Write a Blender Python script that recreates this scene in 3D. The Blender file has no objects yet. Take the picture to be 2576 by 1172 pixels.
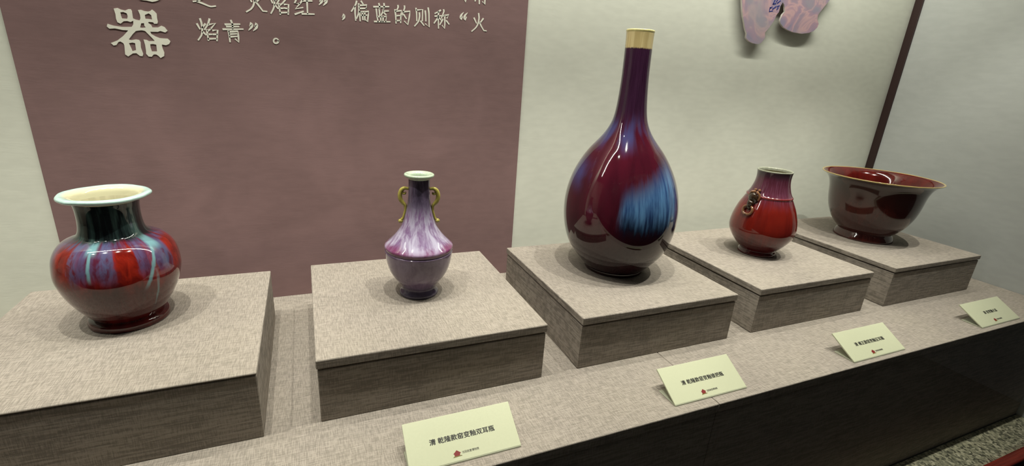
import bpy, bmesh, math
from mathutils import Vector, Matrix, noise as mnoise

SC = bpy.context.scene
COL = SC.collection
PI = math.pi

# ------------------------------------------------------------------ camera
CAM_POS = Vector((-0.5413, -1.2212, 0.5741))
YAW, PITCH, ROLL, FPX = 0.4167, -0.3245, 0.0676, 1200.0
fwd = Vector((math.sin(YAW) * math.cos(PITCH), math.cos(YAW) * math.cos(PITCH), math.sin(PITCH)))
rgt = fwd.cross(Vector((0, 0, 1))).normalized()
upv = rgt.cross(fwd)
r2 = math.cos(ROLL) * rgt + math.sin(ROLL) * upv
u2 = -math.sin(ROLL) * rgt + math.cos(ROLL) * upv
cam = bpy.data.cameras.new('camera')
cam.sensor_width = 36.0
cam.lens = FPX / 2576.0 * 36.0
cam.clip_start = 0.01
camo = bpy.data.objects.new('camera', cam)
COL.objects.link(camo)
camo.matrix_world = Matrix(((r2.x, u2.x, -fwd.x, CAM_POS.x), (r2.y, u2.y, -fwd.y, CAM_POS.y),
                            (r2.z, u2.z, -fwd.z, CAM_POS.z), (0, 0, 0, 1)))
SC.camera = camo

# ------------------------------------------------------------------ world, lamps, exposure
w = bpy.data.worlds.new('dark_gallery')
SC.world = w
w.use_nodes = True
w.node_tree.nodes['Background'].inputs[0].default_value = (0.9, 0.95, 1.0, 1)
w.node_tree.nodes['Background'].inputs[1].default_value = 0.012
SC.view_settings.view_transform = 'Standard'
SC.view_settings.look = 'None'
SC.view_settings.gamma = 1.0
SC.view_settings.use_curve_mapping = False
SC.view_settings.exposure = -0.15

LAMP_COL = (1.0, 0.965, 0.875)
def spot(x, y, z, watts, tx, ty, cone=100, blend=0.6, rad=0.013):
    l = bpy.data.lights.new('case_spotlight', 'SPOT')
    l.energy = watts; l.color = LAMP_COL; l.shadow_soft_size = rad
    l.spot_size = math.radians(cone); l.spot_blend = blend
    o = bpy.data.objects.new('case_spotlight', l)
    COL.objects.link(o)
    o.location = (x, y, z)
    o.rotation_euler = (Vector((tx, ty, 0)) - Vector((x, y, z))).to_track_quat('-Z', 'Y').to_euler()
    return o
# a row of small downlights in the roof of the showcase, in front of the pedestals
for x, e in ((-1.42, 12), (-1.08, 15), (-0.74, 15), (-0.40, 15), (-0.06, 15), (0.28, 15), (0.62, 15), (0.96, 15), (1.28, 13)):
    spot(x, -0.55 if x < 0.3 else -0.64, 1.42, e * 2.45, x, -0.40, 60, 0.6, 0.007)
# the long wall-washer tube along the back of the roof
al = bpy.data.lights.new('wall_washer', 'AREA')
al.shape = 'RECTANGLE'; al.size = 2.9; al.size_y = 0.03; al.energy = 44; al.color = LAMP_COL
alo = bpy.data.objects.new('wall_washer', al)
COL.objects.link(alo)
alo.location = (-0.14, -0.30, 1.46)
alo.rotation_euler = (1.02, 0, 0)

# ------------------------------------------------------------------ node helper
def srgb(r, g, b):
    f = lambda c: (c / 255 / 12.92) if c / 255 <= 0.04045 else ((c / 255 + 0.055) / 1.055) ** 2.4
    return (f(r), f(g), f(b), 1.0)

class NT:
    def __init__(s, name):
        s.m = bpy.data.materials.new(name); s.m.use_nodes = True
        s.t = s.m.node_tree; s.t.nodes.clear()
        s.out = s.n('ShaderNodeOutputMaterial')
        s.bsdf = s.n('ShaderNodeBsdfPrincipled')
        s.t.links.new(s.bsdf.outputs[0], s.out.inputs[0])
        s.tc = s.n('ShaderNodeTexCoord')
        s.obj = s.tc.outputs['Object']
    def n(s, k): return s.t.nodes.new(k)
    def put(s, sock, v):
        if isinstance(v, bpy.types.NodeSocket): s.t.links.new(v, sock)
        else: sock.default_value = v
    def math(s, op, a, b=None, c=None):
        k = s.n('ShaderNodeMath'); k.operation = op
        s.put(k.inputs[0], a)
        if b is not None: s.put(k.inputs[1], b)
        if c is not None: s.put(k.inputs[2], c)
        return k.outputs[0]
    def add(s, a, b): return s.math('ADD', a, b)
    def mul(s, a, b): return s.math('MULTIPLY', a, b)
    def sub(s, a, b): return s.math('SUBTRACT', a, b)
    def sep(s, v):
        k = s.n('ShaderNodeSeparateXYZ'); s.put(k.inputs[0], v); return k.outputs
    def comb(s, x, y, z):
        k = s.n('ShaderNodeCombineXYZ'); s.put(k.inputs[0], x); s.put(k.inputs[1], y); s.put(k.inputs[2], z); return k.outputs[0]
    def step(s, v, a, b, lo=0.0, hi=1.0):
        k = s.n('ShaderNodeMapRange'); k.interpolation_type = 'SMOOTHSTEP'
        s.put(k.inputs[0], v)
        if isinstance(a, (int, float)) and isinstance(b, (int, float)) and a > b:
            a, b, lo, hi = b, a, hi, lo
        s.put(k.inputs[1], a); s.put(k.inputs[2], b); s.put(k.inputs[3], lo); s.put(k.inputs[4], hi)
        return k.outputs[0]
    def noise(s, vec, scale=5.0, detail=3.0, rough=0.5, dist=0.0, color=False):
        k = s.n('ShaderNodeTexNoise')
        s.put(k.inputs['Vector'], vec); k.inputs['Scale'].default_value = scale
        k.inputs['Detail'].default_value = detail; k.inputs['Roughness'].default_value = rough
        k.inputs['Distortion'].default_value = dist
        return k.outputs[1 if color else 0]
    def mapping(s, vec, scale=(1, 1, 1)):
        k = s.n('ShaderNodeMapping'); s.put(k.inputs[0], vec); k.inputs['Scale'].default_value = scale
        return k.outputs[0]
    def mix(s, f, a, b):
        k = s.n('ShaderNodeMix'); k.data_type = 'RGBA'; k.clamp_factor = True
        s.put(k.inputs[0], f); s.put(k.inputs[6], a); s.put(k.inputs[7], b)
        return k.outputs[2]
    def ramp(s, v, stops):
        k = s.n('ShaderNodeValToRGB'); s.put(k.inputs[0], v)
        e = k.color_ramp.elements
        while len(e) < len(stops): e.new(0.5)
        for i, (p, c) in enumerate(stops): e[i].position = p; e[i].color = c
        return k.outputs[0]
    def bump(s, h, strength=0.2, dist=0.001):
        k = s.n('ShaderNodeBump'); s.put(k.inputs['Height'], h)
        k.inputs['Strength'].default_value = strength; k.inputs['Distance'].default_value = dist
        s.put(s.bsdf.inputs['Normal'], k.outputs[0])
    def set(s, **kw):
        for k, v in kw.items(): s.put(s.bsdf.inputs[k.replace('_', ' ')], v)
        return s.m

def plain(name, col, rough=0.6, **kw):
    t = NT(name)
    n = t.noise(t.obj, 60, 3)
    c = t.mix(t.step(n, 0.2, 0.8), tuple(x * 0.92 for x in col[:3]) + (1,), col)
    return t.set(Base_Color=c, Roughness=rough, **kw)

# ------------------------------------------------------------------ materials
def linen(name, col):
    t = NT(name)
    # plain weave with irregular slubs; which way the threads run follows the face
    g = t.sep(t.n('ShaderNodeNewGeometry').outputs['Normal'])
    side = t.math('ABSOLUTE', g[0])
    hor = t.noise(t.mapping(t.obj, (45, 700, 700)), 1.0, 3, 0.6)       # threads along x
    ver = t.noise(t.mapping(t.obj, (700, 60, 60)), 1.0, 3, 0.6)        # threads along y / z
    dep = t.noise(t.mapping(t.obj, (700, 45, 700)), 1.0, 3, 0.6)       # threads along y on the side faces
    slub = t.noise(t.mapping(t.obj, (18, 18, 260)), 1.0, 2, 0.5)       # thicker weft yarns
    h1 = t.add(t.mul(hor, t.sub(1.0, side)), t.mul(dep, side))
    upr = t.sub(1.0, t.math('ABSOLUTE', g[2]))
    k = t.add(t.add(t.mul(h1, 0.48), t.mul(ver, 0.52)), t.mul(t.mul(t.sub(slub, 0.5), 0.5), upr))
    kk = t.step(k, 0.40, 0.60)
    lo = tuple(x * 0.74 for x in col[:3]) + (1,)
    hi = tuple(min(1, x * 1.20) for x in col[:3]) + (1,)
    big = t.noise(t.obj, 5, 2)
    c = t.mix(kk, lo, hi)
    c = t.mix(t.mul(t.step(big, 0.3, 0.7), 0.05), c, srgb(186, 178, 146))
    t.bump(k, 0.6, 0.0012)
    return t.set(Base_Color=c, Roughness=0.95, Specular_IOR_Level=0.1)
M_LINEN = linen('taupe_linen', srgb(145, 137, 128))

def wallpaper(name, col, var=0.06, tint=None):
    t = NT(name)
    n1 = t.noise(t.mapping(t.obj, (3, 3, 9)), 8, 4)
    n2 = t.noise(t.mapping(t.obj, (60, 60, 260)), 1, 3)
    c = t.mix(t.step(n1, 0.3, 0.7), tuple(x * (1 - var) for x in col[:3]) + (1,), col)
    if tint:
        n3 = t.noise(t.obj, 3.2, 3, 0.55, 1.2)
        c = t.mix(t.mul(t.step(n3, 0.42, 0.68), 0.5), c, tint)
    t.bump(t.add(t.mul(n2, 0.7), t.mul(n1, 0.3)), 0.18, 0.001)
    return t.set(Base_Color=c, Roughness=0.9, Specular_IOR_Level=0.2)
M_WALL = wallpaper('pale_wall_paper', srgb(214, 216, 203))
M_SIDE = wallpaper('grey_side_wall', srgb(180, 183, 180))
M_PANEL = wallpaper('mauve_print', srgb(128, 103, 102), 0.08, srgb(144, 116, 115))
M_LETTER = plain('cream_lettering', srgb(236, 235, 220), 0.7)
M_TRIM = plain('dark_red_brown_wood', srgb(44, 22, 20), 0.45)
M_ROOF = plain('dark_case_roof', srgb(70, 68, 64), 0.8)
M_FLOOR = plain('dark_gallery_floor', srgb(40, 38, 36), 0.6)

def granite():
    t = NT('speckled_granite')
    v = t.n('ShaderNodeTexVoronoi'); v.inputs['Scale'].default_value = 160
    t.put(v.inputs['Vector'], t.obj)
    s = t.sep(v.outputs['Color'])[0]
    n = t.noise(t.obj, 90, 4, 0.7)
    c = t.ramp(t.add(t.mul(s, 0.5), t.mul(n, 0.5)), [(0.25, srgb(70, 70, 58)), (0.45, srgb(120, 120, 100)), (0.6, srgb(150, 148, 122)), (0.8, srgb(190, 186, 160))])
    return t.set(Base_Color=c, Roughness=0.45)
M_GRANITE = granite()
def redwood():
    t = NT('red_lacquered_rail')
    n = t.noise(t.mapping(t.obj, (6, 120, 120)), 1, 4, 0.6)
    c = t.mix(t.step(n, 0.3, 0.7), srgb(96, 30, 22), srgb(138, 50, 36))
    return t.set(Base_Color=c, Roughness=0.3, Coat_Weight=0.4)
M_RAIL = redwood()

def glassmat():
    t = NT('showcase_glass')
    t.t.nodes.remove(t.bsdf)
    lw = t.n('ShaderNodeLayerWeight'); lw.inputs['Blend'].default_value = 0.5
    fac = t.add(0.015, t.mul(t.math('POWER', lw.outputs['Facing'], 5.0), 0.5))
    tr = t.n('ShaderNodeBsdfTransparent'); tr.inputs[0].default_value = (0.985, 0.995, 0.985, 1)
    gl = t.n('ShaderNodeBsdfGlossy'); gl.inputs['Roughness'].default_value = 0.0
    n = t.noise(t.obj, 2, 1)
    t.put(gl.inputs['Roughness'], t.mul(n, 0.01))
    mx = t.n('ShaderNodeMixShader')
    t.put(mx.inputs[0], fac); t.t.links.new(tr.outputs[0], mx.inputs[1]); t.t.links.new(gl.outputs[0], mx.inputs[2])
    t.t.links.new(mx.outputs[0], t.out.inputs[0])
    return t.m
M_GLASS = glassmat()

def glaze(name, shear=None):
    t = NT(name)
    x, y, z = t.sep(t.obj)
    if shear: x, y = t.sub(x, t.mul(z, shear[0])), t.sub(y, t.mul(z, shear[1]))
    r = t.math('SQRT', t.add(t.mul(x, x), t.mul(y, y)))
    r = t.math('MAXIMUM', r, 0.001)
    t.cx, t.cy, t.z, t.r = t.math('DIVIDE', x, r), t.math('DIVIDE', y, r), z, r
    def ang(deg):          # signed angle (radians) from the given bearing
        a = math.radians(deg); ca, sa = math.cos(a), math.sin(a)
        return t.math('ARCTAN2', t.sub(t.mul(t.cy, ca), t.mul(t.cx, sa)), t.add(t.mul(t.cx, ca), t.mul(t.cy, sa)))
    t.ang = ang
    def streak(k, zs, detail=4, rough=0.55, seed=0.0, dist=0.0):
        return t.noise(t.comb(t.add(t.mul(t.cx, k), seed), t.mul(t.cy, k), t.mul(t.z, zs)), 1.0, detail, rough, dist)
    t.streak = streak
    def band(v, a, b, soft):   # 1 between a and b
        return t.mul(t.step(v, a - soft, a + soft), t.step(v, b + soft, b - soft))
    t.band = band
    def drip(deg, wid, z0, z1, soft=0.012, wob=None, slope=0.0, zref=0.0):
        d = ang(deg)
        if slope: d = t.sub(d, t.mul(t.sub(t.z, zref), slope))
        if wob is not None: d = t.add(d, wob)
        return t.mul(t.step(t.math('ABSOLUTE', d), wid, wid * 0.25), band(t.z, z0, z1, soft))
    t.drip = drip
    return t
def gloss(t, c, rough=0.06):
    n = t.noise(t.obj, 260, 2)
    t.bump(t.noise(t.obj, 22, 2), 0.05, 0.002)
    return t.set(Base_Color=c, Roughness=t.add(rough, t.mul(n, 0.03)), IOR=1.5, Coat_Weight=0.35, Coat_Roughness=0.03)

def glaze_v1():
    t = glaze('flambe_glaze_red_blue')
    s1 = t.streak(4.0, 9, 4, 0.6, 3.0); s2 = t.streak(9.0, 14, 4, 0.6, 11.0); s3 = t.streak(2.0, 4, 2, 0.5, 7.0)
    s4 = t.streak(6.0, 40, 5, 0.6, 31.0, 0.8)
    wob = t.add(t.mul(t.sub(s2, 0.5), 0.30), t.mul(t.sub(s4, 0.5), 0.28))
    red = t.mix(t.step(s4, 0.35, 0.7), srgb(98, 19, 14), srgb(140, 34, 20))
    dark = t.mix(t.step(s1, 0.35, 0.65), srgb(62, 15, 15), srgb(80, 22, 19))
    c = t.mix(t.step(t.add(t.z, t.mul(t.sub(s1, 0.5), 0.05)), 0.07, 0.115), dark, red)
    # violet and blue runs over the shoulder
    up = t.step(t.add(t.z, t.mul(t.sub(s1, 0.5), 0.06)), 0.088, 0.125)
    vio = t.mix(t.step(t.add(t.mul(s2, 0.5), t.mul(s4, 0.5)), 0.40, 0.58), srgb(80, 32, 54), srgb(80, 74, 108))
    runs = t.math('MAXIMUM', t.drip(-97, 0.46, 0.095, 0.2, 0.02, wob), t.drip(-30, 0.34, 0.10, 0.2, 0.02, wob))
    runs = t.math('MAXIMUM', runs, t.drip(-50, 0.16, 0.10, 0.2, 0.02, wob))
    runs = t.math('MAXIMUM', runs, t.drip(-160, 0.4, 0.10, 0.2, 0.02, wob))
    runs = t.math('MAXIMUM', runs, t.drip(40, 0.6, 0.10, 0.2, 0.02, wob))
    runs = t.math('MAXIMUM', runs, t.drip(120, 0.5, 0.10, 0.2, 0.02, wob))
    runs = t.math('MAXIMUM', runs, t.mul(t.step(t.z, 0.147, 0.154), t.step(s2, 0.3, 0.5)))
    c = t.mix(t.mul(t.mul(runs, up), 0.92), c, vio)
    blue = t.math('MAXIMUM', t.drip(-116, 0.12, 0.10, 0.2, 0.015, wob), t.drip(-82, 0.13, 0.105, 0.2, 0.015, wob))
    blue = t.math('MAXIMUM', blue, t.drip(-22, 0.14, 0.105, 0.2, 0.015, wob))
    c = t.mix(t.mul(t.mul(blue, 0.75), t.step(s4, 0.3, 0.55)), c, srgb(76, 86, 120))
    # turquoise drips
    d1 = t.drip(-100, 0.045, 0.108, 0.175, 0.008, t.mul(wob, 0.2))
    d1 = t.math('MAXIMUM', d1, t.drip(-99, 0.13, 0.146, 0.175, 0.006, t.mul(wob, 0.5)))
    d2 = t.drip(-42, 0.05, 0.085, 0.16, 0.01, t.mul(wob, 0.2), 5.0, 0.12)
    d2 = t.math('MAXIMUM', d2, t.drip(-30, 0.16, 0.142, 0.175, 0.006, t.mul(wob, 0.5)))
    d3 = t.mul(t.drip(-41, 0.03, 0.05, 0.10, 0.02, t.mul(wob, 0.2)), 0.6)
    c = t.mix(t.mul(t.math('MAXIMUM', t.math('MAXIMUM', d1, d2), d3), 0.85), c, srgb(112, 158, 164))
    # near black teal neck
    nk = t.step(t.add(t.z, t.mul(t.sub(s2, 0.5), 0.012)), 0.1555, 0.161)
    teal = t.mix(t.step(s1, 0.42, 0.72), srgb(20, 26, 28), srgb(76, 102, 98))
    c = t.mix(nk, c, teal)
    return gloss(t, c)

def glaze_rim(name, out, inn, zi=None):
    t = glaze(name)
    s = t.streak(6, 20, 3)
    c = t.mix(t.step(s, 0.35, 0.65), out, tuple(x * 0.86 for x in out[:3]) + (1,))
    if name.startswith('cream_inner'): c = t.mix(t.drip(122, 0.30, 0.10, 0.1985, 0.003), c, inn)  # red reflection inside the jar's mouth, painted into the glaze colour
    if zi: c = t.mix(t.step(t.add(t.r, t.mul(t.sub(s, 0.5), 0.006)), zi[0], zi[1]), inn, c)
    return gloss(t, c, 0.1)

def glaze_v2():
    t = glaze('lavender_flambe_glaze')
    s1 = t.streak(2.0, 26, 5, 0.6, 3.0, 0.8); s2 = t.streak(8.0, 40, 4, 0.6, 9.0)
    m = t.add(t.mul(s1, 0.7), t.mul(s2, 0.3))
    pale = t.mix(t.step(m, 0.38, 0.60), srgb(118, 90, 128), srgb(176, 170, 190))
    neck = t.mix(t.step(m, 0.4, 0.62), srgb(62, 54, 70), srgb(96, 84, 106))
    c = t.mix(t.step(t.add(t.z, t.mul(t.sub(s1, 0.5), 0.08)), 0.158, 0.205), pale, neck)
    shoulder = t.step(t.add(t.z, t.mul(t.sub(m, 0.5), 0.03)), 0.121, 0.107)
    c = t.mix(t.mul(shoulder, 0.75), c, t.mix(t.step(s1, 0.4, 0.62), srgb(110, 36, 76), srgb(136, 104, 134)))
    low = t.mix(t.step(m, 0.35, 0.65), srgb(92, 72, 98), srgb(116, 100, 124))  # grey-purple lower glaze, lightened in colour for the pedestal top's reflection
    low = t.mix(t.mul(t.step(t.z, 0.03, 0.012), 0.7), low, srgb(64, 64, 82))
    c = t.mix(t.step(t.z, 0.1045, 0.1015), c, low)
    c = t.mix(t.mul(t.band(t.z, 0.1, 0.1045, 0.001), 0.8), c, srgb(92, 34, 66))
    return gloss(t, c, 0.05)

def glaze_v3():
    t = glaze('plum_flambe_glaze', (-0.018, 0.01346))
    s1 = t.streak(3.0, 6, 4, 0.55, 3.0); s2 = t.streak(22.0, 14, 4, 0.6, 9.0); s3 = t.streak(1.6, 7, 3, 0.5, 21.0)
    plum = t.mix(t.step(s1, 0.3, 0.7), srgb(54, 13, 25), srgb(70, 17, 31))
    deep = t.mix(t.step(s2, 0.4, 0.6), srgb(30, 9, 15), srgb(40, 12, 18))
    c = t.mix(t.step(t.add(t.z, t.mul(t.sub(s1, 0.5), 0.08)), 0.06, 0.19), deep, plum)
    # neck
    nk = t.mix(t.step(s2, 0.3, 0.7), srgb(44, 19, 40), srgb(60, 32, 56))
    c = t.mix(t.step(t.add(t.z, t.mul(t.sub(s2, 0.5), 0.04)), 0.33, 0.40), c, nk)
    # blue bloom at the foot of the neck
    wob = t.mul(t.sub(s3, 0.5), 0.9)
    hz = t.mul(t.step(s3, 0.38, 0.6), t.band(t.add(t.z, t.mul(t.sub(s1, 0.5), 0.05)), 0.315, 0.375, 0.025))
    c = t.mix(t.mul(hz, 0.75), c, srgb(58, 66, 110))
    b2 = t.drip(176, 0.3, 0.22, 0.27, 0.03, wob)
    c = t.mix(t.mul(b2, 0.65), c, srgb(58, 66, 116))
    # the big blue patch on the belly
    d = t.ang(-97)
    zt = t.add(t.z, t.mul(t.sub(s2, 0.5), 0.05))
    rel = t.sub(zt, t.mul(d, 0.062))
    pm = t.mul(t.step(rel, 0.268, 0.205), t.step(t.add(zt, t.mul(t.sub(s1, 0.5), 0.03)), 0.105, 0.15))
    dd = t.add(d, t.mul(t.sub(s2, 0.5), 0.10))
    pm = t.mul(pm, t.mul(t.step(dd, -0.56, -0.40), t.step(dd, 0.95, 0.5)))
    bl = t.mix(t.step(s2, 0.30, 0.70), srgb(40, 66, 112), srgb(84, 126, 168))
    bl = t.mix(t.step(t.add(zt, t.mul(t.sub(s1, 0.5), 0.06)), 0.185, 0.13), bl, srgb(16, 22, 40))
    c = t.mix(pm, c, bl)
    # cream mouth band
    c = t.mix(t.step(t.add(t.z, t.mul(t.sub(s2, 0.5), 0.008)), 0.521, 0.5245), c, t.mix(t.step(s1, 0.4, 0.6), srgb(176, 158, 110), srgb(196, 180, 132)))
    return gloss(t, c, 0.04)

def glaze_v4():
    t = glaze('red_purple_flambe_glaze')
    s1 = t.streak(4.0, 9, 4, 0.55, 3.0); s2 = t.streak(18.0, 26, 4, 0.6, 9.0)
    red = t.mix(t.step(s1, 0.3, 0.7), srgb(92, 20, 15), srgb(112, 27, 18))
    red = t.mix(t.mul(t.step(s2, 0.55, 0.8), 0.35), red, srgb(140, 44, 26))
    low = t.mix(t.step(s2, 0.3, 0.7), srgb(66, 16, 18), srgb(80, 20, 20))
    c = t.mix(t.step(t.add(t.z, t.mul(t.sub(s1, 0.5), 0.04)), 0.03, 0.075), low, red)
    pur = t.mix(t.step(s2, 0.3, 0.7), srgb(76, 32, 44), srgb(94, 52, 70))
    c = t.mix(t.step(t.add(t.z, t.mul(t.sub(s2, 0.5), 0.04)), 0.135, 0.185), c, pur)
    c = t.mix(t.mul(t.band(t.z, 0.1695, 0.1745, 0.001), 0.7), c, srgb(134, 46, 40))
    c = t.mix(t.step(t.add(t.z, t.mul(t.sub(s2, 0.5), 0.02)), 0.218, 0.236), c, srgb(60, 42, 50))
    return gloss(t, c, 0.07)

def glaze_v5():
    t = glaze('oxblood_glaze')
    s1 = t.streak(5.0, 10, 4, 0.6, 3.0); s2 = t.streak(14.0, 24, 4, 0.6, 9.0)
    c = t.mix(t.step(s1, 0.35, 0.65), srgb(52, 18, 14), srgb(66, 24, 18))
    c = t.mix(t.mul(t.step(t.add(t.z, t.mul(t.sub(s2, 0.5), 0.03)), 0.10, 0.19), 0.7), c, srgb(40, 24, 20))
    return gloss(t, c, 0.09)
def glaze_v5in():
    t = glaze('red_inner_glaze')
    s1 = t.streak(5.0, 10, 4, 0.6, 3.0)
    return gloss(t, t.mix(t.step(s1, 0.35, 0.65), srgb(66, 13, 10), srgb(84, 18, 13)), 0.07)

M_V1, M_V2, M_V3, M_V4, M_V5 = glaze_v1(), glaze_v2(), glaze_v3(), glaze_v4(), glaze_v5()
M_V5IN = glaze_v5in()
M_V1RIM = glaze_rim('celadon_rim_glaze', srgb(178, 206, 200), srgb(206, 202, 168), (0.046, 0.056))
M_V1IN = glaze_rim('cream_inner_glaze', srgb(204, 198, 164), srgb(150, 20, 24))
M_V2RIM = glaze_rim('pale_green_rim_glaze', srgb(176, 192, 168), srgb(198, 212, 184))
M_V2EAR = glaze_rim('olive_gold_ear_glaze', srgb(168, 156, 78), srgb(150, 140, 60))
M_V3RIM = glaze_rim('cream_rim_glaze', srgb(206, 196, 136), srgb(206, 196, 136))
M_V4RIM = glaze_rim('grey_celadon_rim_glaze', srgb(150, 152, 134), srgb(130, 130, 90))
M_V4BEAST = glaze_rim('brown_beast_glaze', srgb(52, 38, 26), srgb(84, 58, 36))
M_V4CURL = glaze_rim('tan_curl_glaze', srgb(122, 84, 58), srgb(158, 118, 84))
M_V5RIM = glaze_rim('olive_rim_glaze', srgb(168, 148, 92), srgb(168, 148, 92))
M_INDARK = glaze_rim('dull_olive_inner_glaze', srgb(96, 92, 66), srgb(96, 92, 66))  # dull olive glaze inside the bottle and the pear vase

def shardmat():
    t = NT('marbled_pink_print')
    n0 = t.noise(t.obj, 7, 3, 0.5, 0.6)
    n1 = t.noise(t.mapping(t.obj, (1, 1, 1.3)), 9, 3, 0.5, 1.1)
    c = t.ramp(n1, [(0.30, srgb(146, 138, 152)), (0.42, srgb(158, 138, 154)), (0.485, srgb(196, 160, 162)), (0.53, srgb(168, 140, 156)), (0.66, srgb(142, 134, 156))])
    c = t.mix(t.mul(t.step(n0, 0.50, 0.68), 0.6), c, srgb(150, 152, 158))
    return t.set(Base_Color=c, Roughness=0.5)
M_SHARD = shardmat()
M_SHARDEDGE = plain('pale_board_edge', srgb(196, 190, 182), 0.5)
M_BLUE = plain('blue_ink', srgb(40, 52, 126), 0.5)
def cardmat(name, col):
    t = NT(name)
    n = t.noise(t.obj, 300, 2)
    c = t.mix(t.step(n, 0.3, 0.7), col, tuple(x * 0.97 for x in col[:3]) + (1,))
    return t.set(Base_Color=c, Roughness=0.22, Coat_Weight=0.5, Coat_Roughness=0.08)
M_CARD = cardmat('pale_green_card', srgb(194, 197, 168))
def acryl():
    t = NT('clear_acrylic')
    n = t.noise(t.obj, 50, 2)
    return t.set(Base_Color=srgb(222, 226, 200), Roughness=t.add(0.03, t.mul(n, 0.03)), IOR=1.45, Alpha=0.45)
M_ACRYL = acryl()
M_INK = plain('black_ink', srgb(26, 24, 22), 0.6)
M_GREYINK = plain('grey_ink', srgb(96, 96, 84), 0.6)
M_REDINK = plain('red_ink', srgb(118, 16, 14), 0.6)
M_OLIVEINK = plain('olive_ink', srgb(110, 96, 30), 0.5)

# ------------------------------------------------------------------ object helpers
def tag(o, label, cat, group=None, kind=None):
    if label: o['label'] = label
    if cat: o['category'] = cat
    if group: o['group'] = group
    if kind: o['kind'] = kind
    return o
def link(name, me, mat, parent=None, loc=(0, 0, 0)):
    o = bpy.data.objects.new(name, me)
    if mat: me.materials.append(mat)
    COL.objects.link(o)
    o.location = loc
    if parent: o.parent = parent
    return o
def empty(name, loc=(0, 0, 0)):
    o = bpy.data.objects.new(name, None); o.empty_display_size = 0.02
    COL.objects.link(o); o.location = loc
    return o
def finish(bm, name, smooth=False, bevel=0.0, seg=2):
    if bevel:
        bmesh.ops.bevel(bm, geom=bm.edges[:], offset=bevel, segments=seg, affect='EDGES', profile=0.5)
    bmesh.ops.recalc_face_normals(bm, faces=bm.faces[:])
    me = bpy.data.meshes.new(name); bm.to_mesh(me); bm.free()
    if smooth:
        for p in me.polygons: p.use_smooth = True
    return me
def bm_box(bm, x0, x1, y0, y1, z0, z1):
    vs = [bm.verts.new((x, y, z)) for x in (x0, x1) for y in (y0, y1) for z in (z0, z1)]
    for f in ((0, 1, 3, 2), (4, 6, 7, 5), (0, 4, 5, 1), (2, 3, 7, 6), (0, 2, 6, 4), (1, 5, 7, 3)):
        bm.faces.new([vs[i] for i in f])
def box(name, x0, x1, y0, y1, z0, z1, mat, parent=None, bevel=0.0, loc=(0, 0, 0), seg=2):
    bm = bmesh.new(); bm_box(bm, x0, x1, y0, y1, z0, z1)
    return link(name, finish(bm, name, False, bevel, seg), mat, parent, loc)
def spline(pts, n=6):
    P = [Vector((a, b)) for a, b in pts]
    Q = [2 * P[0] - P[1]] + P + [2 * P[-1] - P[-2]]
    out = []
    for i in range(1, len(Q) - 2):
        a, b, c, d = Q[i - 1:i + 3]
        for k in range(n):
            t = k / n
            out.append(0.5 * (2 * b + (c - a) * t + (2 * a - 5 * b + 4 * c - d) * t * t + (3 * b - a - 3 * c + d) * t ** 3))
    out.append(P[-1])
    return out
def lathe(name, prof, mat, parent, seg=112, shear=(0, 0), wav=None, cap=False):
    bm = bmesh.new(); rings = []
    for r, z in prof:
        ring = []
        for i in range(seg):
            a = 2 * PI * i / seg
            rr = max(r, 1e-5)
            zz = z
            if wav: dr, dz = wav(a, r, z); rr += dr; zz += dz
            ring.append(bm.verts.new((rr * math.cos(a) + shear[0] * z, rr * math.sin(a) + shear[1] * z, zz)))
        rings.append(ring)
    for a, b in zip(rings, rings[1:]):
        for i in range(seg):
            j = (i + 1) % seg
            bm.faces.new((a[i], a[j], b[j], b[i]))
    if cap:
        bm.faces.new(rings[0]); 
        if prof[-1][0] > 0.0005: bm.faces.new(rings[-1])
    return link(name, finish(bm, name, True), mat, parent)
def tube(name, pts, rads, mat, parent, seg=14, n=6, flat=None):
    """round tube through 3D points with a radius at each"""
    P = [Vector(p) for p in pts]
    Q = [2 * P[0] - P[1]] + P + [2 * P[-1] - P[-2]]
    R = [rads[0]] + list(rads) + [rads[-1]]
    C, RR = [], []
    for i in range(1, len(Q) - 2):
        a, b, c, d = Q[i - 1:i + 3]
        for k in range(n):
            t = k / n
            C.append(0.5 * (2 * b + (c - a) * t + (2 * a - 5 * b + 4 * c - d) * t * t + (3 * b - a - 3 * c + d) * t ** 3))
            RR.append(R[i] + (R[i + 1] - R[i]) * t)
    C.append(P[-1]); RR.append(rads[-1])
    bm = bmesh.new(); rings = []
    up = None
    for i, p in enumerate(C):
        tg = (C[min(i + 1, len(C) - 1)] - C[max(i - 1, 0)]).normalized()
        if up is None:
            up = tg.orthogonal().normalized()
        up = (up - tg * up.dot(tg)).normalized()
        sd = tg.cross(up)
        rings.append([bm.verts.new(p + RR[i] * (math.cos(2 * PI * k / seg) * up + math.sin(2 * PI * k / seg) * sd)) for k in range(seg)])
    for a, b in zip(rings, rings[1:]):
        for k in range(seg):
            j = (k + 1) % seg
            bm.faces.new((a[k], a[j], b[j], b[k]))
    bm.faces.new(rings[0]); bm.faces.new(rings[-1])
    return link(name, finish(bm, name, True), mat, parent)
def blob(name, c, rad, mat, parent, rot=None, lump=0.0, freq=60, sub=3):
    bm = bmesh.new(); bmesh.ops.create_icosphere(bm, subdivisions=sub, radius=1.0)
    M = rot.to_matrix() if rot else Matrix.Identity(3)
    for v in bm.verts:
        d = v.co.copy()
        k = 1 + (lump * mnoise.noise(d * 1.9 + Vector((c[0], c[1], c[2])) * freq) if lump else 0)
        v.co = M @ Vector((d.x * rad[0] * k, d.y * rad[1] * k, d.z * rad[2] * k)) + Vector(c)
    return link(name, finish(bm, name, True), mat, parent)
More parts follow.
